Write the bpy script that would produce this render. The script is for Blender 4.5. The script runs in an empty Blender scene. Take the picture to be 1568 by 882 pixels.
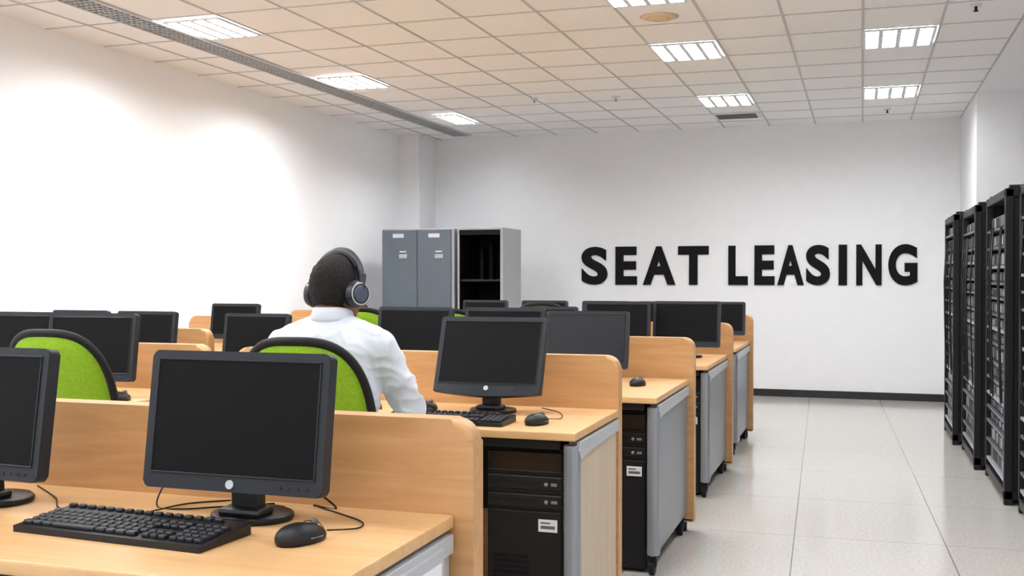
import bpy, bmesh, math, random
from mathutils import Vector, Matrix, Euler, noise
random.seed(7)
scene = bpy.context.scene
COL = scene.collection
try:
    scene.view_settings.view_transform = 'Standard'
    scene.view_settings.look = 'None'
except Exception:
    pass

# ---------------------------------------------------------------- materials
def lin(c):
    r = []
    for v in c[:3]:
        v = v / 255.0
        r.append(v / 12.92 if v <= 0.04045 else ((v + 0.055) / 1.055) ** 2.4)
    return (r[0], r[1], r[2], 1.0)

def mat(name, rgb, rough=0.5, metal=0.0, vary=0.0, vscale=8.0, bump=0.0, bscale=60.0, emit=None, estr=0.0, spec=None, coat=0.0):
    m = bpy.data.materials.new(name)
    m.use_nodes = True
    nt = m.node_tree
    b = nt.nodes['Principled BSDF']
    c = lin(rgb)
    b.inputs['Base Color'].default_value = c
    b.inputs['Roughness'].default_value = rough
    b.inputs['Metallic'].default_value = metal
    if spec is not None:
        b.inputs['Specular IOR Level'].default_value = spec
    if coat:
        b.inputs['Coat Weight'].default_value = coat
    tc = nt.nodes.new('ShaderNodeTexCoord')
    n = nt.nodes.new('ShaderNodeTexNoise')
    n.inputs['Scale'].default_value = vscale
    n.inputs['Detail'].default_value = 3
    nt.links.new(tc.outputs['Object'], n.inputs['Vector'])
    r = nt.nodes.new('ShaderNodeValToRGB')
    v = max(vary, 0.01)
    r.color_ramp.elements[0].color = (c[0]*(1-v), c[1]*(1-v), c[2]*(1-v), 1)
    r.color_ramp.elements[1].color = (min(1, c[0]*(1+v)), min(1, c[1]*(1+v)), min(1, c[2]*(1+v)), 1)
    r.color_ramp.elements[0].position = 0.3
    r.color_ramp.elements[1].position = 0.7
    nt.links.new(n.outputs['Fac'], r.inputs['Fac'])
    nt.links.new(r.outputs['Color'], b.inputs['Base Color'])
    if bump > 0:
        n2 = nt.nodes.new('ShaderNodeTexNoise')
        n2.inputs['Scale'].default_value = bscale
        n2.inputs['Detail'].default_value = 4
        nt.links.new(tc.outputs['Object'], n2.inputs['Vector'])
        bp = nt.nodes.new('ShaderNodeBump')
        bp.inputs['Strength'].default_value = bump
        bp.inputs['Distance'].default_value = 0.01
        nt.links.new(n2.outputs['Fac'], bp.inputs['Height'])
        nt.links.new(bp.outputs['Normal'], b.inputs['Normal'])
    if emit:
        b.inputs['Emission Color'].default_value = lin(emit)
        b.inputs['Emission Strength'].default_value = estr
    return m

def wood(name, c1, c2, rough=0.38, sc=(1.2, 14, 14)):
    m = bpy.data.materials.new(name)
    m.use_nodes = True
    nt = m.node_tree
    b = nt.nodes['Principled BSDF']
    b.inputs['Roughness'].default_value = rough
    tc = nt.nodes.new('ShaderNodeTexCoord')
    mp = nt.nodes.new('ShaderNodeMapping')
    mp.inputs['Scale'].default_value = sc
    n = nt.nodes.new('ShaderNodeTexNoise')
    n.inputs['Scale'].default_value = 2.2
    n.inputs['Detail'].default_value = 7
    n.inputs['Roughness'].default_value = 0.6
    n.inputs['Distortion'].default_value = 0.6
    r = nt.nodes.new('ShaderNodeValToRGB')
    r.color_ramp.elements[0].position = 0.3
    r.color_ramp.elements[1].position = 0.7
    r.color_ramp.elements[0].color = lin(c1)
    r.color_ramp.elements[1].color = lin(c2)
    nt.links.new(tc.outputs['Object'], mp.inputs['Vector'])
    nt.links.new(mp.outputs['Vector'], n.inputs['Vector'])
    nt.links.new(n.outputs['Fac'], r.inputs['Fac'])
    nt.links.new(r.outputs['Color'], b.inputs['Base Color'])
    return m

M = {}
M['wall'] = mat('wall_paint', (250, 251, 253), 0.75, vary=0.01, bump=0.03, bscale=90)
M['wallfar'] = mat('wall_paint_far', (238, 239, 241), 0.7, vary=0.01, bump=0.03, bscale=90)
M['base'] = mat('baseboard_black', (24, 24, 26), 0.4)
M['tile'] = mat('ceiling_tile', (243, 243, 244), 0.85, vary=0.015, vscale=2, bump=0.15, bscale=150)
M['grid'] = mat('ceiling_tbar', (190, 189, 188), 0.6)
M['plain'] = mat('ceiling_plain', (242, 242, 246), 0.8)
M['wood'] = wood('maple_laminate', (196, 152, 102), (214, 173, 124))
M['woodp'] = wood('maple_panel', (178, 132, 84), (200, 155, 106), 0.42)
M['wooddv'] = wood('maple_panel_pale', (180, 162, 138), (194, 178, 154), 0.45, (14, 14, 1.2))
M['silver'] = mat('silver_plastic', (134, 139, 146), 0.35, 0.35)
M['silverl'] = mat('silver_light', (180, 184, 189), 0.35, 0.2)
M['black'] = mat('black_plastic', (20, 21, 23), 0.42, bump=0.05, bscale=300, spec=.35)
M['blackm'] = mat('black_matte', (15, 15, 17), 0.6, spec=.3)
M['blackg'] = mat('black_gloss', (16, 17, 19), 0.2)
M['bezel'] = mat('monitor_bezel', (30, 34, 41), 0.45, bump=0.04, bscale=300, spec=.3)
M['screen'] = mat('monitor_screen', (12, 12, 14), 0.5, spec=0.1)
M['screenl'] = mat('monitor_screen_light', (30, 32, 37), 0.4, spec=.25)
M['key'] = mat('key_plastic', (30, 32, 37), 0.5, spec=.35)
M['label'] = mat('label_white', (225, 226, 230), 0.6)
M['ink'] = mat('label_ink', (90, 92, 96), 0.6)
M['green'] = mat('chair_green_fabric', (126, 166, 14), 0.85, vary=0.12, vscale=120, bump=0.4, bscale=400)
M['locker'] = mat('locker_grey', (96, 107, 116), 0.45, 0.1, vary=0.03)
M['lockerl'] = mat('locker_light', (170, 172, 175), 0.5)
M['dark'] = mat('dark_void', (10, 10, 11), 0.7, spec=.2)
M['text'] = mat('sign_black', (9, 9, 10), 0.6, spec=.15)
M['beige'] = mat('diffuser_beige', (212, 186, 150), 0.6)
M['vent'] = mat('vent_metal', (160, 163, 166), 0.45, 0.2, vary=0.1, vscale=60)
M['lum'] = mat('light_panel', (255, 255, 255), 0.5, emit=(251, 252, 254), estr=55)
M['lumf'] = mat('light_panel_front', (255, 255, 255), 0.5, emit=(251, 252, 254), estr=32)
M['lumw'] = mat('light_panel_wallside', (255, 255, 255), 0.5, emit=(248, 251, 255), estr=140)
M['louver'] = mat('louver_white', (215, 218, 222), 0.3)
M['gear'] = mat('rack_gear', (96, 100, 108), 0.35, 0.5, vary=0.3, vscale=30)
M['gear2'] = mat('rack_gear_light', (168, 172, 178), 0.35, 0.3)
M['rack'] = mat('rack_black', (14, 14, 16), 0.45, spec=.35)
M['shirt'] = mat('shirt_white', (206, 210, 220), 0.85, bump=0.2, bscale=16)
M['trouser'] = mat('trouser_dark', (30, 32, 40), 0.8)
M['shoe'] = mat('shoe_black', (15, 14, 14), 0.3)
M['skin'] = mat('skin_brown', (134, 88, 64), 0.5, vary=0.06, vscale=20)
M['hair'] = mat('hair_black', (26, 19, 17), 0.9, vary=0.5, vscale=170, bump=1.0, bscale=260)
M['lip'] = mat('lips', (110, 62, 54), 0.45)
M['eye'] = mat('eye_white', (235, 232, 228), 0.2)
M['iris'] = mat('iris_brown', (40, 24, 14), 0.2)
M['hp'] = mat('headphone_grey', (26, 29, 38), 0.35)
M['hp2'] = mat('headphone_slate', (64, 72, 88), 0.3, 0.3)

def floor_mat():
    m = bpy.data.materials.new('floor_tiles')
    m.use_nodes = True
    nt = m.node_tree
    b = nt.nodes['Principled BSDF']
    tc = nt.nodes.new('ShaderNodeTexCoord')
    mp = nt.nodes.new('ShaderNodeMapping')
    mp.inputs['Rotation'].default_value = (0, 0, math.radians(-1.9))
    mp.inputs['Location'].default_value = (0.13, 0.1, 0)
    nt.links.new(tc.outputs['Object'], mp.inputs['Vector'])
    sep = nt.nodes.new('ShaderNodeSeparateXYZ')
    nt.links.new(mp.outputs['Vector'], sep.inputs[0])
    outs = []
    for ax, sz in ((0, 0.68), (1, 0.9)):
        d = nt.nodes.new('ShaderNodeMath'); d.operation = 'DIVIDE'
        d.inputs[1].default_value = sz
        nt.links.new(sep.outputs[ax], d.inputs[0])
        p = nt.nodes.new('ShaderNodeMath'); p.operation = 'PINGPONG'
        p.inputs[1].default_value = 0.5
        nt.links.new(d.outputs[0], p.inputs[0])
        l = nt.nodes.new('ShaderNodeMath'); l.operation = 'LESS_THAN'
        l.inputs[1].default_value = 0.0038 if ax == 0 else 0.002
        nt.links.new(p.outputs[0], l.inputs[0])
        outs.append(l)
    mx = nt.nodes.new('ShaderNodeMath'); mx.operation = 'MAXIMUM'
    nt.links.new(outs[0].outputs[0], mx.inputs[0])
    nt.links.new(outs[1].outputs[0], mx.inputs[1])
    n = nt.nodes.new('ShaderNodeTexNoise'); n.inputs['Scale'].default_value = 60
    n.inputs['Detail'].default_value = 6
    nt.links.new(tc.outputs['Object'], n.inputs['Vector'])
    r = nt.nodes.new('ShaderNodeValToRGB')
    r.color_ramp.elements[0].position = 0.3; r.color_ramp.elements[1].position = 0.7
    r.color_ramp.elements[0].color = lin((180, 176, 169))
    r.color_ramp.elements[1].color = lin((198, 195, 189))
    nt.links.new(n.outputs['Fac'], r.inputs['Fac'])
    mix = nt.nodes.new('ShaderNodeMixRGB')
    mix.inputs['Color2'].default_value = lin((122, 118, 113))
    nt.links.new(mx.outputs[0], mix.inputs['Fac'])
    nt.links.new(r.outputs['Color'], mix.inputs['Color1'])
    nt.links.new(mix.outputs[0], b.inputs['Base Color'])
    b.inputs['Roughness'].default_value = 0.14
    b.inputs['Specular IOR Level'].default_value = 0.6
    return m
M['floor'] = floor_mat()

# ---------------------------------------------------------------- builder
class B:
    def __init__(s):
        s.v = []; s.f = []; s.m = []; s.s = []; s.mats = []
    def mi(s, k):
        if k not in s.mats: s.mats.append(k)
        return s.mats.index(k)
    def merge(s, tb, k, smooth=False, mx=None):
        if mx is not None: bmesh.ops.transform(tb, matrix=mx, verts=tb.verts)
        bmesh.ops.recalc_face_normals(tb, faces=tb.faces)
        i = s.mi(k)
        tb.verts.index_update()
        o = len(s.v)
        s.v.extend([v.co.to_tuple() for v in tb.verts])
        for f in tb.faces:
            s.f.append([o+v.index for v in f.verts])
        n = len(tb.faces)
        s.m.extend([i]*n); s.s.extend([smooth]*n)
        tb.free()
    def box(s, a, b, k, bev=0.0, seg=2, mx=None):
        tb = bmesh.new()
        bmesh.ops.create_cube(tb, size=1)
        c = [(a[i]+b[i])/2 for i in range(3)]; d = [abs(b[i]-a[i]) for i in range(3)]
        for v in tb.verts:
            v.co = Vector((c[0]+v.co.x*d[0], c[1]+v.co.y*d[1], c[2]+v.co.z*d[2]))
        if bev > 0:
            bmesh.ops.bevel(tb, geom=list(tb.edges), offset=min(bev, min(d)*0.45), segments=seg, affect='EDGES', profile=0.5)
        s.merge(tb, k, False, mx)
    def cone(s, p, q, r1, r2, k, seg=20, smooth=True, bev=0, mx=None):
        p = Vector(p); q = Vector(q); L = (q-p).length
        tb = bmesh.new()
        bmesh.ops.create_cone(tb, cap_ends=True, segments=seg, radius1=r1, radius2=r2, depth=L)
        if bev > 0:
            es = [e for e in tb.edges if abs(e.verts[0].co.z-e.verts[1].co.z) < 1e-6]
            bmesh.ops.bevel(tb, geom=es, offset=bev, segments=3, affect='EDGES', profile=0.5)
        rot = Vector((0, 0, 1)).rotation_difference((q-p).normalized()).to_matrix().to_4x4()
        bmesh.ops.transform(tb, matrix=Matrix.Translation((p+q)/2) @ rot, verts=tb.verts)
        s.merge(tb, k, smooth, mx)
    def ell(s, c, r, k, seg=24, mx=None, rot=None):
        tb = bmesh.new()
        bmesh.ops.create_uvsphere(tb, u_segments=seg, v_segments=seg//2+2, radius=1)
        m = Matrix.Translation(c) @ (rot.to_matrix().to_4x4() if rot else Matrix()) @ Matrix.Diagonal((r[0], r[1], r[2], 1))
        bmesh.ops.transform(tb, matrix=m, verts=tb.verts)
        s.merge(tb, k, True, mx)
    def caps(s, p, q, r1, r2, k):
        s.cone(p, q, r1, r2, k, 20)
        s.ell(p, (r1,)*3, k, 20); s.ell(q, (r2,)*3, k, 20)
    def prism(s, pts, y0, y1, k, bev=0.0, axis='Y', smooth=False, mx=None):
        tb = bmesh.new()
        def P(u, v, w):
            return (u, w, v) if axis == 'Y' else ((w, u, v) if axis == 'X' else (u, v, w))
        va = [tb.verts.new(P(u, v, y0)) for u, v in pts]
        vb = [tb.verts.new(P(u, v, y1)) for u, v in pts]
        f1 = tb.faces.new(va); f2 = tb.faces.new(list(reversed(vb)))
        n = len(pts)
        for i in range(n):
            tb.faces.new((va[i], vb[i], vb[(i+1) % n], va[(i+1) % n]))
        if bev > 0:
            es = list(set(list(f1.edges)+list(f2.edges)))
            bmesh.ops.bevel(tb, geom=es, offset=bev, segments=3, affect='EDGES', profile=0.5)
        s.merge(tb, k, smooth, mx)
    def tube(s, pts, r, k, seg=8, closed=False, r2=None, mx=None):
        pts = [Vector(p) for p in pts]; n = len(pts)
        tb = bmesh.new(); rings = []
        up = Vector((0, 0, 1))
        prev = None
        for i in range(n):
            a = pts[(i-1) % n] if (closed or i > 0) else pts[i]
            b = pts[(i+1) % n] if (closed or i < n-1) else pts[i]
            t = (b-a).normalized()
            if prev is None:
                ref = up if abs(t.z) < 0.9 else Vector((0, 1, 0))
                nn = (ref - t*ref.dot(t)).normalized()
            else:
                nn = (prev - t*prev.dot(t)).normalized()
            prev = nn
            bb = t.cross(nn)
            ra = r; rb = r2 if r2 else r
            rings.append([tb.verts.new(pts[i]+nn*ra*math.cos(2*math.pi*j/seg)+bb*rb*math.sin(2*math.pi*j/seg)) for j in range(seg)])
        m = n if closed else n-1
        for i in range(m):
            A = rings[i]; C = rings[(i+1) % n]
            for j in range(seg):
                tb.faces.new((A[j], A[(j+1) % seg], C[(j+1) % seg], C[j]))
        if not closed:
            tb.faces.new(rings[0]); tb.faces.new(list(reversed(rings[-1])))
        s.merge(tb, k, True, mx)
    def mesh(s, name, smooth=False):
        me = bpy.data.meshes.new(name)
        me.from_pydata(s.v, [], s.f)
        for k in s.mats: me.materials.append(M[k])
        me.polygons.foreach_set('material_index', s.m)
        me.polygons.foreach_set('use_smooth', [True]*len(s.s) if smooth else s.s)
        me.update()
        if smooth: me.set_sharp_from_angle(angle=math.radians(42))
        return me
    def obj(s, name, loc=(0, 0, 0), rz=0, parent=None, smooth=False):
        return place(s.mesh(name, smooth), name, loc, rz, parent, smooth)

def place(me, name, loc=(0, 0, 0), rz=0, parent=None, wn=False):
    o = bpy.data.objects.new(name, me)
    o.location = loc; o.rotation_euler = (0, 0, math.radians(rz))
    COL.objects.link(o)
    if parent: o.parent = parent
    if wn:
        w = o.modifiers.new('wn', 'WEIGHTED_NORMAL'); w.keep_sharp = True
    return o

def rrect(x0, x1, z0, z1, rtl=0, rtr=0, rbl=0, rbr=0, n=8):
    pts = []
    def arc(cx, cz, r, a0, a1):
        if r <= 0: pts.append((cx, cz)); return
        for i in range(n+1):
            a = math.radians(a0+(a1-a0)*i/n)
            pts.append((cx+r*math.cos(a), cz+r*math.sin(a)))
    arc(x1-rbr, z0+rbr, rbr, -90, 0)
    arc(x1-rtr, z1-rtr, rtr, 0, 90)
    arc(x0+rtl, z1-rtl, rtl, 90, 180)
    arc(x0+rbl, z0+rbl, rbl, 180, 270)
    return pts

# ---------------------------------------------------------------- room
H = 2.82; XL = -4.92; YF = 11.4; XR = 1.75; YB = -3.5; XG = 0.92
b = B(); b.box((XL-.1, YB, -.1), (XR+.1, YF+.1, 0), 'floor'); b.obj('floor')
b = B(); b.box((XL-.1, YB, H), (XG, YF+.1, H+.1), 'tile'); b.box((XG, YB, H), (XR+.1, YF+.1, H+.1), 'plain'); b.obj('ceiling')
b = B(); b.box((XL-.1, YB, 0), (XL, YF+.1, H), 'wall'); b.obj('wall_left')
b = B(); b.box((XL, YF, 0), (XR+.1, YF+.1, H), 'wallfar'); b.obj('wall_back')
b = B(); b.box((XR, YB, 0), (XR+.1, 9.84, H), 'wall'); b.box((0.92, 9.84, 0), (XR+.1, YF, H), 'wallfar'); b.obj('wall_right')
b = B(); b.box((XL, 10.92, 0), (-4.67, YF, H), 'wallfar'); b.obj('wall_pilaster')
b = B(); b.box((-4.67, YF-.015, 0), (0.92, YF, .075), 'base', .004); b.obj('baseboard_back')
b = B(); b.box((XL, YB, 0), (XL+.015, 10.92, .075), 'base', .004); b.obj('baseboard_left')
b = B(); b.box((.905, 9.825, 0), (.92, YF-.015, .075), 'base', .003); b.box((.905, 9.825, 0), (XR, 9.84, .075), 'base', .003); b.obj('baseboard_right')

# lay-in ceiling grid
TX, TY, Y0 = 0.46, 0.545, 7.15
b = B()
k = -10
while k*TX <= XG+.01:
    x = k*TX
    if x > XL+.1 and not (-4.36 < x < -4.11): b.box((x-.007, YB, H-.005), (x+.007, YF, H), 'grid')
    k += 1
j = -19
while Y0+j*TY < YF:
    y = Y0+j*TY
    b.box((XL, y-.006, H-.004), (-4.34, y+.006, H), 'grid')
    b.box((-4.12, y-.006, H-.004), (XG, y+.006, H), 'grid')
    j += 1
b.obj('trim_1')

def fixture(x0, x1, y0, y1, bars=3):
    b = B()
    z = H-.006
    w = .018
    lum = 'lumw' if x0 < -3.6 else ('lumf' if y0 < 3 else 'lum')
    b.box((x0, y0, z-.012), (x1, y0+w, z), 'louver'); b.box((x0, y1-w, z-.012), (x1, y1, z), 'louver')
    b.box((x0, y0+w, z-.012), (x0+w, y1-w, z), 'louver'); b.box((x1-w, y0+w, z-.012), (x1, y1-w, z), 'louver')
    b.box((x0+w, y0+w, z-.002), (x1-w, y1-w, z), lum)
    for i in range(1, bars+1):
        xx = x0+(x1-x0)*i/(bars+1)
        b.box((xx-.014, y0+w, z-.014), (xx+.014, y1-w, z-.002), 'louver')
    for i in range(1, 6):
        yy = y0+(y1-y0)*i/6
        b.box((x0+w, yy-.004, z-.012), (x1-w, yy+.004, z-.002), 'louver')
    b.obj('ceiling_light')
fx = [(-.0, .44, 7.15, 7.695), (0, .44, 9.33, 9.875), (-1.38, -.94, 7.15, 7.695), (-1.38, -.94, 9.33, 9.875),
      (-1.38, -.94, 5.515, 6.06), (-4.08, -3.69, 5.56, 6.05), (-4.08, -3.69, 7.5, 8.03), (-3.95, -3.72, 9.6, 10.2),
      (0, .44, 4.97, 5.515), (-1.38, -.94, 3.3, 3.845), (0, .44, 2.8, 3.345), (-4.08, -3.69, 3.3, 3.845), (-4.08, -3.69, 1.2, 1.745),
      (-2.76, -2.3, 3.3, 3.845), (-2.76, -2.3, 1.1, 1.66), (-1.38, -.94, 1.1, 1.66), (0, .44, .6, 1.15), (-2.76, -2.3, -1.1, -.56), (-.92, -.46, -1.1, -.56), (-4.08, -3.69, -1.1, -.56)]
for f in fx: fixture(*f)

# linear air diffuser
b = B()
xa, xb = -4.335, -4.125
b.box((xa, YB+.2, H-.014), (xa+.02, 11.12, H), 'silverl'); b.box((xb-.02, YB+.2, H-.014), (xb, 11.12, H), 'silverl')
b.box((xa+.02, YB+.2, H-.004), (xb-.02, 11.12, H-.001), 'ink')
for i in range(1, 5):
    xx = xa+.02+(xb-xa-.04)*i/5
    b.box((xx-.006, YB+.2, H-.013), (xx+.006, 11.12, H-.004), 'vent')
y = YB+.25
while y < 11.1:
    b.box((xa+.02, y, H-.012), (xb-.02, y+.018, H-.004), 'vent'); y += .05
b.obj('linear_air_diffuser')
b = B(); b.cone((-1.17, 6.42, H-.012), (-1.17, 6.42, H), .085, .118, 'beige', 40); b.cone((-1.17, 6.42, H-.02), (-1.17, 6.42, H-.012), .05, .06, 'beige', 32, bev=.003); b.obj('round_air_diffuser')
b = B(); b.box((-1.38, 10.38, H-.014), (-.94, 10.72, H), 'louver', .003)
for i in range(8): b.box((-1.35, 10.405+i*.038, H-.018), (-.97, 10.425+i*.038, H-.012), 'ink')
b.obj('return_air_grille')
def sensor(x, y, s=1.0, dark=True):
    b = B(); b.cone((x, y, H-.012), (x, y, H), .03*s, .036*s, 'louver', 24)
    kk = 'blackm' if dark else 'vent'
    b.cone((x, y, H-.036), (x, y, H-.012), .008, .008, kk, 12); b.cone((x, y, H-.04), (x, y, H-.036), .014, .014, kk, 12)
    b.obj('ceiling_sprinkler')
sensor(.62, 6.7); sensor(.22, 10.6); sensor(-2.75, 9.0, 1, False); sensor(-2.05, 9.15, 1, False)

# ---------------------------------------------------------------- sign
def px2x(x, Y=11.38):
    u = (x-784)/1632.0
    return Y*(.95*u-.312)/(.312*u+.95)
letters = [('S', 890, 930), ('E', 942, 975), ('A', 984, 1034), ('T', 1038, 1085), ('L', 1115, 1145), ('E', 1155, 1186), ('A', 1190, 1231),
           ('S', 1234, 1271), ('I', 1284, 1297), ('N', 1311, 1350), ('G', 1360, 1405)]
bt = bmesh.new()
for ch, xa_, xb_ in letters:
    cu = bpy.data.curves.new('glyph', 'FONT'); cu.body = ch; cu.offset = .042; cu.extrude = .01; cu.resolution_u = 8
    ob = bpy.data.objects.new('glyph', cu); COL.objects.link(ob)
    bpy.context.view_layer.update()
    dg = bpy.context.evaluated_depsgraph_get()
    me = bpy.data.meshes.new_from_object(ob.evaluated_get(dg))
    xs = [v.co.x for v in me.vertices]; ys = [v.co.y for v in me.vertices]
    X0, X1 = px2x(xa_), px2x(xb_)
    zb, zt = 1.158, 1.573
    for v in me.vertices:
        fxx = (v.co.x-min(xs))/(max(xs)-min(xs)); fy = (v.co.y-min(ys))/(max(ys)-min(ys))
        v.co = Vector((X0+(X1-X0)*fxx, YF-.008-v.co.z*.7, zb+(zt-zb)*fy))
    bt.from_mesh(me)
    bpy.data.objects.remove(ob); bpy.data.curves.remove(cu); bpy.data.meshes.remove(me)
me = bpy.data.meshes.new('wall_sign'); bt.to_mesh(me); bt.free(); me.materials.clear(); me.materials.append(M['text'])
for p in me.polygons: p.material_index = 0
place(me, 'wall_sign')

# ---------------------------------------------------------------- desks
def caster(b, x, y, r=.034):
    b.cone((x-.012, y, r), (x+.012, y, r), r, r, 'blackm', 18, bev=.004)
    b.box((x-.018, y-.012, r), (x+.018, y+.014, .095), 'blackm', .004)

def desk(x0, x1, yf, yp, px1, side='silver', px0=None, ped=True):
    b = B(); px0 = px0 if px0 is not None else x0-.02
    b.box((x0, yf, .722), (x1, yp, .75), 'wood', .006)
    b.prism(rrect(px0, px1, .05, .95, .05, .05, .005, .005), yp, yp+.06, 'woodp', .014)
    b.box((px0+.04, yp+.008, .0), (px0+.1, yp+.052, .055), 'blackm', .004)
    b.box((px1-.1, yp+.008, .0), (px1-.04, yp+.052, .055), 'blackm', .004)
    b.box((x0+.02, yp-.03, .35), (x1-.06, yp-.002, .722), 'blackm')
    b.box((x0+.02, yf+.03, .69), (x1-.06, yf+.05, .722), 'blackm')
    n = max(1, int((x1-x0)/1.3))
    for i in range(n):
        xx = x0+.02+(x1-x0)*i/n
        b.box((xx, yf+.06, .04), (xx+.03, yp-.002, .722), 'wooddv', .004)
        b.box((xx-.003, yf+.1, 0), (xx+.033, yf+.16, .04), 'blackm', .003)
    if ped:
        b.box((x1-.042, yf+.07, .09), (x1-.008, yp-.005, .715), side, .006)
        b.prism(rrect(x1-.048, x1+.003, yf+.015, yf+.08, .022, .022, .022, .022), .088, .705, 'silver', .006, axis='Z')
        b.prism([(yf+.03, .69), (yf+.05, .715), (yp-.02, .715), (yp-.02, .675), (yf+.12, .668), (yf+.06, .655)], x1-.008, x1+.006, 'silverl', .002, axis='X')
        caster(b, x1-.03, yf+.06); caster(b, x1-.03, yp-.07)
    b.obj('office_desk', smooth=True)

desk(-3.3, -.81, 1.5, 2.08, -.768, 'silverl', ped=True)
desk(-2.5, -.865, 3.28, 3.92, -.866, 'wooddv')
desk(-4.6, -2.76, 3.45, 4.0, -2.72, 'wooddv', ped=False)
desk(-3.3, -.80, 4.35, 5.2, -.775, 'silver')
desk(-4.85, -3.58, 4.6, 5.2, -3.52, 'silver', ped=False)
desk(-4.82, -.815, 6.0, 6.9, -.785, 'silver')
desk(-4.82, -.825, 7.5, 8.4, -.80, 'silver')

# ---------------------------------------------------------------- PC towers
def tower_mesh(w=.27, h=.68, d=.46):
    b = B()
    b.box((-w/2, .012, .012), (w/2, d, h), 'black', .006)
    b.box((-w/2+.004, 0, .02), (w/2-.004, .02, h*.70), 'blackm', .008)
    b.box((-w/2+.004, 0, h*.715), (w/2-.004, .02, h*.78), 'black', .006)
    b.box((-w/2+.004, 0, h*.80), (w/2-.004, .02, h*.87), 'black', .006)
    b.box((-w/2+.004, 0, h*.885), (w/2-.004, .02, h*.99), 'blackg', .006)
    for zz in (.745, .83):
        b.cone((w*.28, -.006, h*zz), (w*.28, .004, h*zz), .007, .007, 'silver', 14)
        b.box((w*.34, -.004, h*zz-.005), (w*.42, .003, h*zz+.005), 'silver', .001)
        b.box((-w*.42, -.003, h*zz-.003), (w*.15, .003, h*zz+.003), 'blackg')
    for i in range(14):
        b.box((-w*.40, -.003, h*.12+i*.018), (w*.05, .003, h*.12+i*.018+.008), 'dark')
    b.box((w*.18, -.002, h*.60), (w*.42, .004, h*.66), 'label'); b.box((w*.21, -.003, h*.615), (w*.39, .002, h*.63), 'ink')
    b.box((w*.21, -.003, h*.64), (w*.33, .002, h*.647), 'ink')
    for sx in (-1, 1):
        for yy in (.04, d-.06): b.cone((sx*(w/2-.03), yy+.01, 0), (sx*(w/2-.03), yy+.01, .014), .014, .014, 'blackm', 12)
    return b.mesh('computer_tower')
TW = tower_mesh()
for (x, y) in [(-1.06, 3.36), (-.99, 4.42), (-1.0, 6.08), (-1.01, 7.58), (-1.05, 1.58), (-1.95, 4.42), (-1.95, 6.08)]:
    place(TW, 'computer_tower', (x, y, 0))

# ---------------------------------------------------------------- monitors
def monitor_mesh(tilt=8, chin=0.0, screen='screen', bez='bezel', w=.41, h=.28, lift=.07):
    b = B()
    R = Matrix.Translation((0, 0, lift)) @ Matrix.Rotation(math.radians(-tilt), 4, 'X')
    out = rrect(-w/2, w/2, 0, h, .012, .012, .012, .012, 5)
    if chin > 0:
        top = rrect(-w/2, w/2, 0, h, .012, .012, 0, 0, 5)
        top = [p for p in top if p[1] > .001]
        arc = [(-w/2+w*i/14, -chin*math.sin(math.pi*i/14)) for i in range(15)]
        out = top+arc
    b.prism(out, 0, .032, bez, .004, mx=R)
    b.box((-w/2+.05, .028, .045), (w/2-.05, .062, h-.045), 'black', .014, 3, mx=R)
    for i in range(7): b.box((-.09, .061, h-.09+i*.005), (.09, .0635, h-.0885+i*.005), 'dark', mx=R)
    s0, s1, t0, t1 = -w/2+.02, w/2-.02, .034, h-.02
    b.box((s0, -.0012, t0), (s1, .004, t1), screen, mx=R)
    e = .004
    for (a, c) in (((s0-e, t0-e), (s1+e, t0)), ((s0-e, t1), (s1+e, t1+e)), ((s0-e, t0), (s0, t1)), ((s1, t0), (s1+e, t1))):
        b.box((a[0], -.003, a[1]), (c[0], .004, c[1]), 'black', .001, 1, mx=R)
    b.cone((0, -.0025, .015), (0, .002, .015), .009, .009, 'silverl', 20, mx=R)
    for i in range(4): b.box((w/2-.10+i*.02, -.0018, .012), (w/2-.09+i*.02, .002, .017), 'black', mx=R)
    b.box((-.035, .055, .012), (.035, .085, .20), 'black', .01, 3)
    b.box((-.05, .03, .012), (.05, .09, .03), 'black', .008, 2)
    pts = [(.088*math.cos(a), .085+.075*math.sin(a)) for a in [2*math.pi*i/32 for i in range(32)]]
    b.prism(pts, 0, .014, 'black', .005, axis='Z')
    return b.mesh('computer_monitor', True)
MN = monitor_mesh(8); MT = monitor_mesh(20, .014, h=.285, lift=.082); ML = monitor_mesh(10, 0, 'screenl', 'bezel', .40, .27); MS = monitor_mesh(8, 0, 'screen', 'bezel', .38, .25, lift=.06)
mons = [(MN, -1.195, 1.835, 0), (MN, -1.832, 1.80, -3), (MT, -1.29, 3.62, 0),
        (MN, -3.03, 3.62, 4), (MN, -3.47, 3.66, 0),
        (ML, -1.235, 4.86, 0), (MN, -1.66, 4.9, 0), (MN, -2.12, 4.86, -4), (MS, -2.98, 4.8, 0),
        (MS, -3.75, 4.92, 0), (MS, -4.22, 4.95, 0),
        (MN, -1.02, 6.5, 0), (MN, -1.42, 6.35, 4), (MS, -1.9, 6.5, 0), (MS, -3.4, 6.55, 0), (MS, -4.2, 6.5, 0),
        (MS, -1.02, 8.1, 0), (MS, -1.45, 8.1, 0), (MS, -1.9, 8.1, 0), (MS, -2.4, 8.1, 0), (MS, -2.9, 8.1, 0)]
for me, x, y, rz in mons: place(me, 'computer_monitor', (x, y, .75), rz, wn=True)

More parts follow.
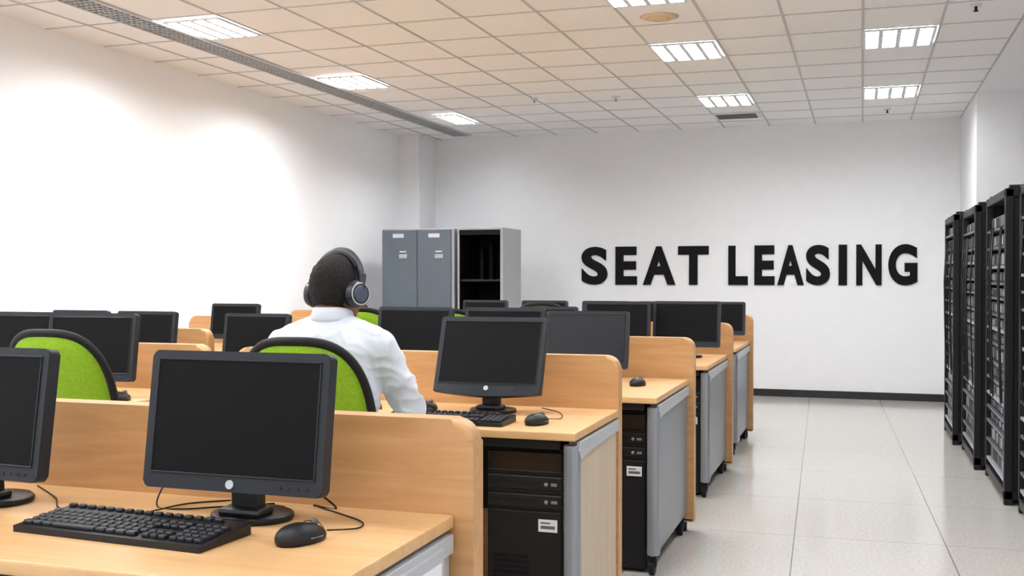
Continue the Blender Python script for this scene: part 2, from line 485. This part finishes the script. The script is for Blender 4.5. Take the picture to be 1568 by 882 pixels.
# ---------------------------------------------------------------- keyboards, mice, cables
def keyboard_mesh():
    b = B(); w, d = .45, .155
    b.prism([(-d/2, 0), (d/2, 0), (d/2, .024), (-d/2, .013)], -w/2, w/2, 'black', .003, axis='X')
    sl = (.024-.013)/d
    def key(x, y, kw, kd=.0155):
        z = .013+(y+d/2)*sl
        b.box((x-kw/2, y-kd/2, z-.001), (x+kw/2, y+kd/2, z+.007), 'key', .002, 1)
    for r in range(5):
        y = -d/2+.022+r*.0195
        n = 15
        if r == 0:
            x = -w/2+.02
            for kw in (.022, .02, .022, .105, .022, .02, .022, .022):
                key(x+kw/2-.008, y, kw); x += kw+.003
        else:
            for i in range(n): key(-w/2+.02+i*.0192+(r % 2)*.003, y, .0165)
        for i in range(3): 
            if r != 2: key(w/2-.138+i*.0192, y, .0165)
        for i in range(4): key(w/2-.074+i*.0185, y, .016)
    for i in range(16): key(-w/2+.02+i*.0245, d/2-.016, .017, .011)
    return b.mesh('computer_keyboard')
KB = keyboard_mesh()
for x, y, rz in [(-1.35, 1.735, -4), (-1.355, 3.41, 0), (-2.0, 1.68, 0), (-3.12, 3.54, 0), (-1.25, 4.62, 0), (-2.1, 4.62, 0)]:
    place(KB, 'computer_keyboard', (x, y, .75), rz)
def mouse_mesh():
    b = B()
    tb = bmesh.new(); bmesh.ops.create_uvsphere(tb, u_segments=28, v_segments=18, radius=1)
    for v in tb.verts:
        x, y, z = v.co
        v.co = Vector((x*.032*(1-.12*y), y*.055, (max(z, -.35)+.35)*.028*(1+.15*-y)))
    b.merge(tb, 'black', True)
    b.cone((-.004, .03, .034), (.004, .03, .034), .007, .007, 'ink', 16)
    b.tube([(0, .006, .0385), (0, .02, .0375), (0, .04, .031), (0, .052, .019)], .0008, 'dark', 6)
    b.tube([(-.032, 0, .012), (-.026, .03, .011), (0, .054, .01), (.026, .03, .011), (.032, 0, .012)], .001, 'silver', 6)
    return b.mesh('computer_mouse')
MO = mouse_mesh()
for x, y, rz in [(-1.0, 1.775, -25), (-1.04, 3.44, -20), (-.97, 4.8, -15), (-1.55, 3.66, -60), (-2.82, 3.56, 0)]:
    place(MO, 'computer_mouse', (x, y, .75), rz)
def cable(pts, r=.0022):
    out = []
    P = [Vector(p) for p in pts]
    P = [P[0]]+P+[P[-1]]
    for i in range(1, len(P)-2):
        for t in range(8):
            t = t/8
            a, b_, c, d = P[i-1], P[i], P[i+1], P[i+2]
            out.append(.5*((2*b_)+(-a+c)*t+(2*a-5*b_+4*c-d)*t*t+(-a+3*b_-3*c+d)*t**3))
    out.append(P[-1])
    b = B(); b.tube(out, r, 'blackm', 6); b.obj('computer_cable')
zc = .7525
cable([(-.975, 1.83, .762), (-.945, 1.9, zc), (-.96, 1.95, zc), (-1.03, 2.0, zc), (-1.12, 2.055, zc)], .0016)
cable([(-1.45, 2.065, .84), (-1.46, 2.0, .80), (-1.45, 1.95, zc), (-1.38, 1.94, zc), (-1.32, 1.98, zc), (-1.22, 2.05, zc)], .0018)
cable([(-1.40, 1.82, .765), (-1.41, 1.9, .757), (-1.40, 1.99, zc), (-1.33, 2.05, zc)], .0018)
cable([(-1.18, 1.93, .86), (-1.12, 2.02, .80), (-1.07, 2.05, zc), (-1.13, 2.06, zc)])
cable([(-1.5, 1.9, zc), (-1.62, 1.86, zc), (-1.72, 1.95, zc), (-1.86, 2.05, zc)], .0018)
cable([(-1.02, 3.50, .762), (-1.0, 3.6, zc), (-1.05, 3.75, zc), (-1.15, 3.86, zc)], .0016)

b = B(); b.box((-.818, 1.56, .56), (-.80, 2.0, .70), 'silverl', .004)
b.box((-.8, 1.64, .60), (-.7985, 1.98, .675), 'label'); b.box((-.7985, 1.7, .625), (-.798, 1.9, .633), 'ink'); b.box((-.7985, 1.7, .645), (-.798, 1.86, .65), 'ink')
b.obj('label_holder')

# ---------------------------------------------------------------- chairs
def chair_mesh():
    b = B()
    a, h2, zc_, nn = .21, .26, .80, 3.2
    def yy(x, z): return -.235+.06*(x/a)**2-.14*(z-zc_)
    def outl(t, s=1.0):
        c, sn = math.cos(t), math.sin(t)
        x = a*s*math.copysign(abs(c)**(2/nn), c); z = h2*s*math.copysign(abs(sn)**(2/nn), sn)
        x *= 1-.10*(z/h2)
        return x, zc_+z
    N = 64
    tb = bmesh.new()
    for off in (.012, -.014):
        rings = []
        for s in (.2, .4, .6, .8, .97):
            rings.append([tb.verts.new((lambda p: (p[0], yy(*p)+off*(1 if s < .9 else .5), p[1]))(outl(2*math.pi*i/N, s))) for i in range(N)])
        for A, C in zip(rings, rings[1:]):
            for i in range(N): tb.faces.new((A[i], A[(i+1) % N], C[(i+1) % N], C[i]))
        tb.faces.new(rings[0])
        if off > 0: last = rings[-1]
    for i in range(N): tb.faces.new((last[i], last[(i+1) % N], rings[-1][(i+1) % N], rings[-1][i]))
    b.merge(tb, 'green', True)
    b.tube([(lambda p: (p[0], yy(*p), p[1]))(outl(2*math.pi*i/N)) for i in range(N)], .013, 'blackm', 10, closed=True, r2=.015)
    b.tube([(0, -.255, .66), (0, -.27, .56), (0, -.24, .46), (0, -.12, .415), (0, 0, .41)], .028, 'blackm', 10, r2=.018)
    pts = []
    for i in range(40):
        t = 2*math.pi*i/40; c, sn = math.cos(t), math.sin(t)
        pts.append((.235*math.copysign(abs(c)**.55, c), .01+.225*math.copysign(abs(sn)**.55, sn)))
    b.prism(pts, .42, .47, 'green', .018, axis='Z')
    b.prism([(x*.97, y*.97) for x, y in pts], .405, .425, 'blackm', .006, axis='Z')
    b.box((-.09, -.1, .375), (.09, .1, .408), 'blackm', .01)
    for s in (-1, 1):
        b.tube([(s*.2, -.02, .40), (s*.27, -.02, .42), (s*.285, -.03, .52), (s*.28, -.03, .63)], .014, 'blackm', 8)
        b.box((s*.28-.025, -.13, .63), (s*.28+.025, .1, .655), 'blackm', .01, 3)
    b.cone((0, 0, .1), (0, 0, .39), .03, .022, 'blackm', 20)
    b.cone((0, 0, .07), (0, 0, .12), .045, .04, 'blackm', 20)
    for i in range(5):
        t = 2*math.pi*i/5+.3
        x, y = .27*math.cos(t), .27*math.sin(t)
        b.cone((0, 0, .10), (x, y, .075), .026, .016, 'blackm', 12)
        b.cone((x-.018*math.sin(t), y+.018*math.cos(t), .03), (x+.018*math.sin(t), y-.018*math.cos(t), .03), .03, .03, 'blackm', 16, bev=.004)
        b.cone((x, y, .05), (x, y, .085), .01, .01, 'blackm', 8)
    return b.mesh('office_chair')
CH = chair_mesh()
for x, y, rz in [(-1.585, 3.01, 4), (-2.60, 3.16, 2), (-2.74, 5.75, 4), (-2.16, 5.72, -2), (-2.1, 7.2, 6), (-1.5, 7.25, -8)]:
    place(CH, 'office_chair', (x, y, 0), rz)

# ---------------------------------------------------------------- person
person = bpy.data.objects.new('seated_person', None); COL.objects.link(person)
person.location = (-1.59, 3.0, 0)
person.empty_display_size = .1
def remesh(b, vox, smooth, name, mats, assign, iters=4):
    me = b.mesh('tmpbody')
    o = bpy.data.objects.new('tmpbody', me); COL.objects.link(o)
    r = o.modifiers.new('r', 'REMESH'); r.mode = 'VOXEL'; r.voxel_size = vox; r.use_smooth_shade = True
    s = o.modifiers.new('s', 'SMOOTH'); s.factor = smooth; s.iterations = iters
    bpy.context.view_layer.update()
    dg = bpy.context.evaluated_depsgraph_get()
    nm = bpy.data.meshes.new_from_object(o.evaluated_get(dg))
    bpy.data.objects.remove(o)
    nm.name = name; nm.materials.clear()
    for m in mats: nm.materials.append(M[m])
    for p in nm.polygons:
        p.material_index = assign(p.center); p.use_smooth = True
    return nm
b = B(); K = 'shirt'
b.ell((0, -.02, .57), (.175, .13, .12), K); b.ell((0, -.02, .72), (.165, .125, .16), K); b.ell((0, .0, .90), (.17, .115, .2), K)
b.ell((0, .0, 1.0), (.165, .095, .12), K)
b.caps((-.145, .02, 1.04), (.145, .02, 1.04), .056, .056, K)
for s in (-1, 1):
    b.caps((s*.02, .015, 1.09), (s*.15, .02, 1.05), .052, .046, K)
    b.caps((s*.165, .02, 1.03), (s*.222, .13, .82), .060, .050, K)
    b.caps((s*.222, .13, .82), (s*.12, .34, .80), .049, .036, K)
    b.caps((s*.09, .0, .56), (s*.12, .42, .57), .092, .066, K)
    b.caps((s*.12, .42, .57), (s*.12, .44, .12), .064, .046, K)
    b.caps((s*.12, .42, .05), (s*.125, .57, .042), .045, .038, K)
    b.caps((s*.12, .44, .12), (s*.12, .43, .06), .044, .044, K)
b.caps((0, .015, 1.05), (0, .03, 1.095), .064, .048, K)
def asg(c):
    if c.z < .10: return 2
    if c.z < .60 and (c.y > .1 or c.z < .55): return 1
    return 0
body = remesh(b, .0068, .6, 'body', ['shirt', 'trouser', 'shoe'], asg, 7)
def ridge(p):
    n = noise.noise(p); return (1-abs(n)*2.6)
for v in body.vertices:
    c = v.co
    if c.z > .62:
        ax = abs(c.x)
        f1 = ridge(Vector((ax*7+c.z*5, c.y*5+3, c.z*9-ax*10)))
        f2 = ridge(Vector((ax*13-c.z*8+7, c.y*11, c.z*15+ax*10)))
        w = 1.15 if ax > .15 else .7
        if c.z > 1.09: w *= .3
        v.co += v.normal*((max(f1, 0)**3)*.007+(max(f2, 0)**3)*.0055-.004)*w
place(body, 'body', parent=person)
# shirt collar: stand band + folded flap
b = B()
tb = bmesh.new(); rr = []
N = 40
prof = [(.056, 1.100), (.055, 1.135), (.054, 1.149), (.058, 1.154), (.063, 1.149), (.073, 1.120), (.070, 1.112)]
for i in range(N):
    t = 2*math.pi*i/N
    row = []
    for r_, z_ in prof:
        dz = -.026*(.5+.5*math.sin(t))**2
        row.append(tb.verts.new((r_*.98*math.cos(t), .026+r_*1.02*math.sin(t), z_+dz)))
    rr.append(row)
for i in range(N):
    for j in range(len(prof)):
        A = rr[i]; C = rr[(i+1) % N]; k2 = (j+1) % len(prof)
        tb.faces.new((A[j], C[j], C[k2], A[k2]))
b.merge(tb, 'shirt', True); b.obj('collar', parent=person)

head = bpy.data.objects.new('head', None); COL.objects.link(head); head.parent = person
head.location = (.0, .055, 1.215); head.rotation_euler = (math.radians(-10), 0, math.radians(-12))
b = B(); K = 'skin'
b.ell((0, -.005, .005), (.068, .086, .090), K); b.ell((0, .032, -.055), (.055, .058, .070), K)
b.ell((0, .066, -.102), (.026, .022, .02), K); b.caps((0, .078, -.005), (0, .103, -.043), .008, .013, K)
b.ell((-.013, .092, -.048), (.009, .01, .008), K); b.ell((.013, .092, -.048), (.009, .01, .008), K)
b.ell((0, .070, .012), (.048, .014, .01), K)
b.ell((0, .084, -.072), (.024, .011, .007), K); b.ell((0, .082, -.083), (.02, .011, .008), K)
b.caps((0, -.024, -.04), (0, -.006, -.115), .052, .049, K)
for s in (-1, 1):
    b.ell((s*.069, -.002, -.025), (.010, .019, .032), K); b.ell((s*.038, .055, -.045), (.022, .022, .02), K)
hm = remesh(b, .0045, .5, 'face_and_neck', ['skin', 'lip'], lambda c: 1 if (c.y > .083 and -.092 < c.z < -.065 and abs(c.x) < .024) else 0, 4)
place(hm, 'face_and_neck', parent=head)
b = B()
for s in (-1, 1):
    b.ell((s*.030, .077, -.012), (.0125, .009, .008), 'eye', 16); b.ell((s*.030, .0835, -.012), (.005, .004, .005), 'iris', 12)
    b.tube([(s*.014, .087, .006), (s*.03, .089, .011), (s*.046, .079, .007)], .003, 'hair', 6)
b.obj('eyes_and_brows', parent=head)
tb = bmesh.new(); bmesh.ops.create_icosphere(tb, subdivisions=6, radius=1)
for v in tb.verts:
    d = v.co.copy()
    p = Vector((d.x*.0765, -.008+d.y*.0935, .006+d.z*.099))
    if p.z < -.02:
        q = min(1, (-.02-p.z)/.08)
        p.x = d.x*.0765*(1+.08*q)
        if p.y < 0: p.y = p.y*(1+.12*q)
    n = noise.noise(p*170)*.003+noise.noise(p*70)*.002
    v.co = p+d*n
kill = [v for v in tb.verts if (v.co.y > .05 and v.co.z < .045) or (v.co.y > .012 and v.co.z < -.01) or v.co.z < -.070 or (abs(v.co.x) > .055 and v.co.z < -.035 and v.co.y > -.03) or (v.co.y > .068 and v.co.z < .06)]
bmesh.ops.delete(tb, geom=kill, context='VERTS')
b = B(); b.merge(tb, 'hair', True); b.obj('hair', parent=head)
# headphones
b = B()
arc = [(.101*math.cos(t), -.004, -.005+.121*math.sin(t)) for t in [math.pi*i/36 for i in range(37)]]
b.tube(arc, .0055, 'hp', 12, r2=.014)
arc = [(.0935*math.cos(t), -.004, -.004+.112*math.sin(t)) for t in [math.pi*(.2+.6*i/30) for i in range(31)]]
b.tube(arc, .005, 'blackm', 10, r2=.012)
for s in (-1, 1):
    R = Matrix.Translation((s*.066, 0, -.022)) @ Matrix.Rotation(math.radians(s*-14), 4, 'Z') @ Matrix.Translation((-s*.066, 0, .022))
    zc_ = -.022
    b.cone((s*.066, 0, zc_), (s*.088, 0, zc_), .042, .045, 'blackm', 36, bev=.006, mx=R)
    b.cone((s*.086, 0, zc_), (s*.108, 0, zc_), .047, .038, 'hp', 36, bev=.005, mx=R)
    b.cone((s*.105, 0, zc_), (s*.112, 0, zc_), .029, .025, 'hp2', 32, bev=.002, mx=R)
    b.tube([(s*.1075, .034*math.sin(t), zc_+.034*math.cos(t)) for t in [2*math.pi*i/30 for i in range(30)]], .0022, 'silverl', 6, closed=True, mx=R)
    b.box((s*.100-.007, -.014, -.01), (s*.100+.007, .008, .045), 'hp', .004)
b.obj('headphones', parent=head)
for s in (-1, 1):
    b = B(); K = 'skin'
    b.caps((0, -.03, .0), (0, .01, 0), .027, .024, K)
    b.ell((0, .045, -.004), (.038, .046, .015), K)
    for i, L in enumerate((.9, 1.05, 1.0, .8)):
        x = s*(-.028+i*.0187)
        p0 = Vector((x, .075, -.004)); p1 = p0+Vector((x*.1, .034*L, .006)); p2 = p1+Vector((0, .022*L, -.012)); p3 = p2+Vector((0, .010*L, -.016))
        b.caps(p0, p1, .0088, .008, K); b.caps(p1, p2, .008, .0073, K); b.caps(p2, p3, .0073, .0062, K)
    q0 = Vector((-s*.03, .02, -.006)); q1 = q0+Vector((-s*.022, .025, -.003)); q2 = q1+Vector((-s*.008, .028, -.008))
    b.caps(q0, q1, .0115, .0095, K); b.caps(q1, q2, .0095, .0075, K)
    nm = remesh(b, .0026, .4, 'hand', ['skin'], lambda c: 0, 2)
    o = place(nm, 'hand_right' if s > 0 else 'hand_left', (s*.112, .36, .803), parent=person)
    o.rotation_euler = (0, 0, math.radians(s*14))

# ---------------------------------------------------------------- lockers & cabinet
b = B()
x0, x1, y0, y1, h = -4.66, -3.87, 9.92, 10.4, 1.73
b.box((x0, y0+.02, .05), (x1, y1, h), 'lockerl', .004); b.box((x0+.01, y0+.03, 0), (x1-.01, y1-.02, .05), 'blackm')
xm = (x0+x1)/2
for a, c in ((x0+.008, xm-.004), (xm+.004, x1-.03)):
    b.box((a, y0, .06), (c, y0+.022, h-.012), 'locker', .004)
    b.box((a+.12, y0-.004, h-.09), (a+.24, y0+.002, h-.05), 'label')
    b.box((a+.19, y0-.012, h-.30), (a+.28, y0+.002, h-.255), 'silverl', .004); b.box((a+.20, y0-.016, h-.24), (a+.27, y0+.002, h-.225), 'label', .002)
    for i in range(5): b.box((a+.1, y0-.003, h-.9-i*.03), (c-.1, y0+.001, h-.888-i*.03), 'dark')
b.obj('metal_locker')
b = B()
x0, x1, y0, y1, h = -3.83, -3.35, 9.92, 10.5, 1.73
b.box((x0, y0, .04), (x0+.02, y1, h), 'lockerl', .003); b.box((x1-.03, y0, .04), (x1, y1, h), 'lockerl', .003)
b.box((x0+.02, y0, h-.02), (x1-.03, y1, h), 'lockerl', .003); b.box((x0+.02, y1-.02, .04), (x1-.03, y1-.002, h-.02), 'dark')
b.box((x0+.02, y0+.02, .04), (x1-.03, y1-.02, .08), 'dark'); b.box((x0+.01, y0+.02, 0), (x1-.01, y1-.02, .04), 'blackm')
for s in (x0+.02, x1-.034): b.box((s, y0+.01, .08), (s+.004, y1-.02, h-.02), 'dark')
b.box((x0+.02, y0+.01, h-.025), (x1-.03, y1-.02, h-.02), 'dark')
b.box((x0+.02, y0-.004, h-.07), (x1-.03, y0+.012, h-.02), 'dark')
for z in (.45, .83, 1.2): b.box((x0+.024, y0+.03, z), (x1-.034, y1-.02, z+.02), 'black')
b.box((x0+.2, y0+.4, 1.22), (x0+.23, y0+.5, 1.6), 'dark'); b.box((x0+.1, y0+.4, 1.22), (x0+.13, y0+.5, 1.55), 'dark')
b.obj('storage_cabinet')

# ---------------------------------------------------------------- server racks
def rack(xf, y0, y1, h=1.71, d=.45):
    b = B(); p = .045; w = y1-y0
    for (x, y) in ((0, 0), (d-p, 0), (0, w-p), (d-p, w-p)):
        b.box((x, y, 0), (x+p, y+p, h), 'rack', .004)
    b.box((0, 0, h-.05), (d, w, h), 'rack', .006)
    b.box((0, 0, .03), (d, w, .08), 'rack', .004)
    for i in range(5): b.tube([(.03+i*.09, .04, h+.006), (.03+i*.09, w-.04, h+.006)], .006, 'rack', 6)
    b.box((.02, 0, h), (d-.02, .03, h+.018), 'rack', .003); b.box((.02, w-.03, h), (d-.02, w, h+.018), 'rack', .003)
    for yy in (.012, w-.03):
        b.box((p, yy, .08), (d-p, yy+.012, h-.05), 'rack')
        for i in range(7): b.box((p+.01, yy-.008, .18+i*.21), (d-p-.01, yy+.018, .20+i*.21), 'rack', .002)
    b.box((d-.03, p, .08), (d-.015, w-p, h-.05), 'rack')
    z = .13; i = 0
    while z < h-.13:
        t = .05+.035*random.random()
        b.box((.004, p, z-.016), (d-.03, w-p, z), 'gear2' if i % 4 == 0 else 'gear', .002)
        b.box((.03, p+.02, z+.002), (d-.05, w-p-.02, z+t), 'gear' if random.random() < .5 else 'black', .004)
        for q in range(11):
            yy = p+.04+q*(w-.17)/11
            b.box((.022, yy, z+.01), (.031, yy+(w-.2)/15, z+t-.01), random.choice(['gear2', 'gear', 'black', 'black', 'gear']), .001, 1)
        z += t+.035; i += 1
    for q in range(5):
        yy = .1+random.random()*(w-.2)
        b.tube([(.0, yy, h-.2), (-.012, yy+.02, h-.5), (-.008, yy-.02, h-.9), (.005, yy+.01, h-1.2)], .005, 'rack', 6)
    b.obj('server_rack', (xf, y0, 0))
rack(.64, 8.5, 9.35); rack(.69, 7.45, 8.35); rack(.74, 6.35, 7.3, 1.73); rack(.79, 5.2, 6.2, 1.73)

# ---------------------------------------------------------------- world & camera
w = bpy.data.worlds.new('World'); scene.world = w; w.use_nodes = True
w.node_tree.nodes['Background'].inputs['Color'].default_value = (.95, .97, 1, 1)
w.node_tree.nodes['Background'].inputs['Strength'].default_value = 1.7
cam = bpy.data.cameras.new('Camera'); co = bpy.data.objects.new('Camera', cam); COL.objects.link(co)
cam.sensor_width = 36; cam.lens = 36*1632/1568
cam.clip_start = .05
co.location = (0, 0, 1.25)
co.rotation_euler = (math.radians(90-.63), 0, math.radians(18.18))
scene.camera = co
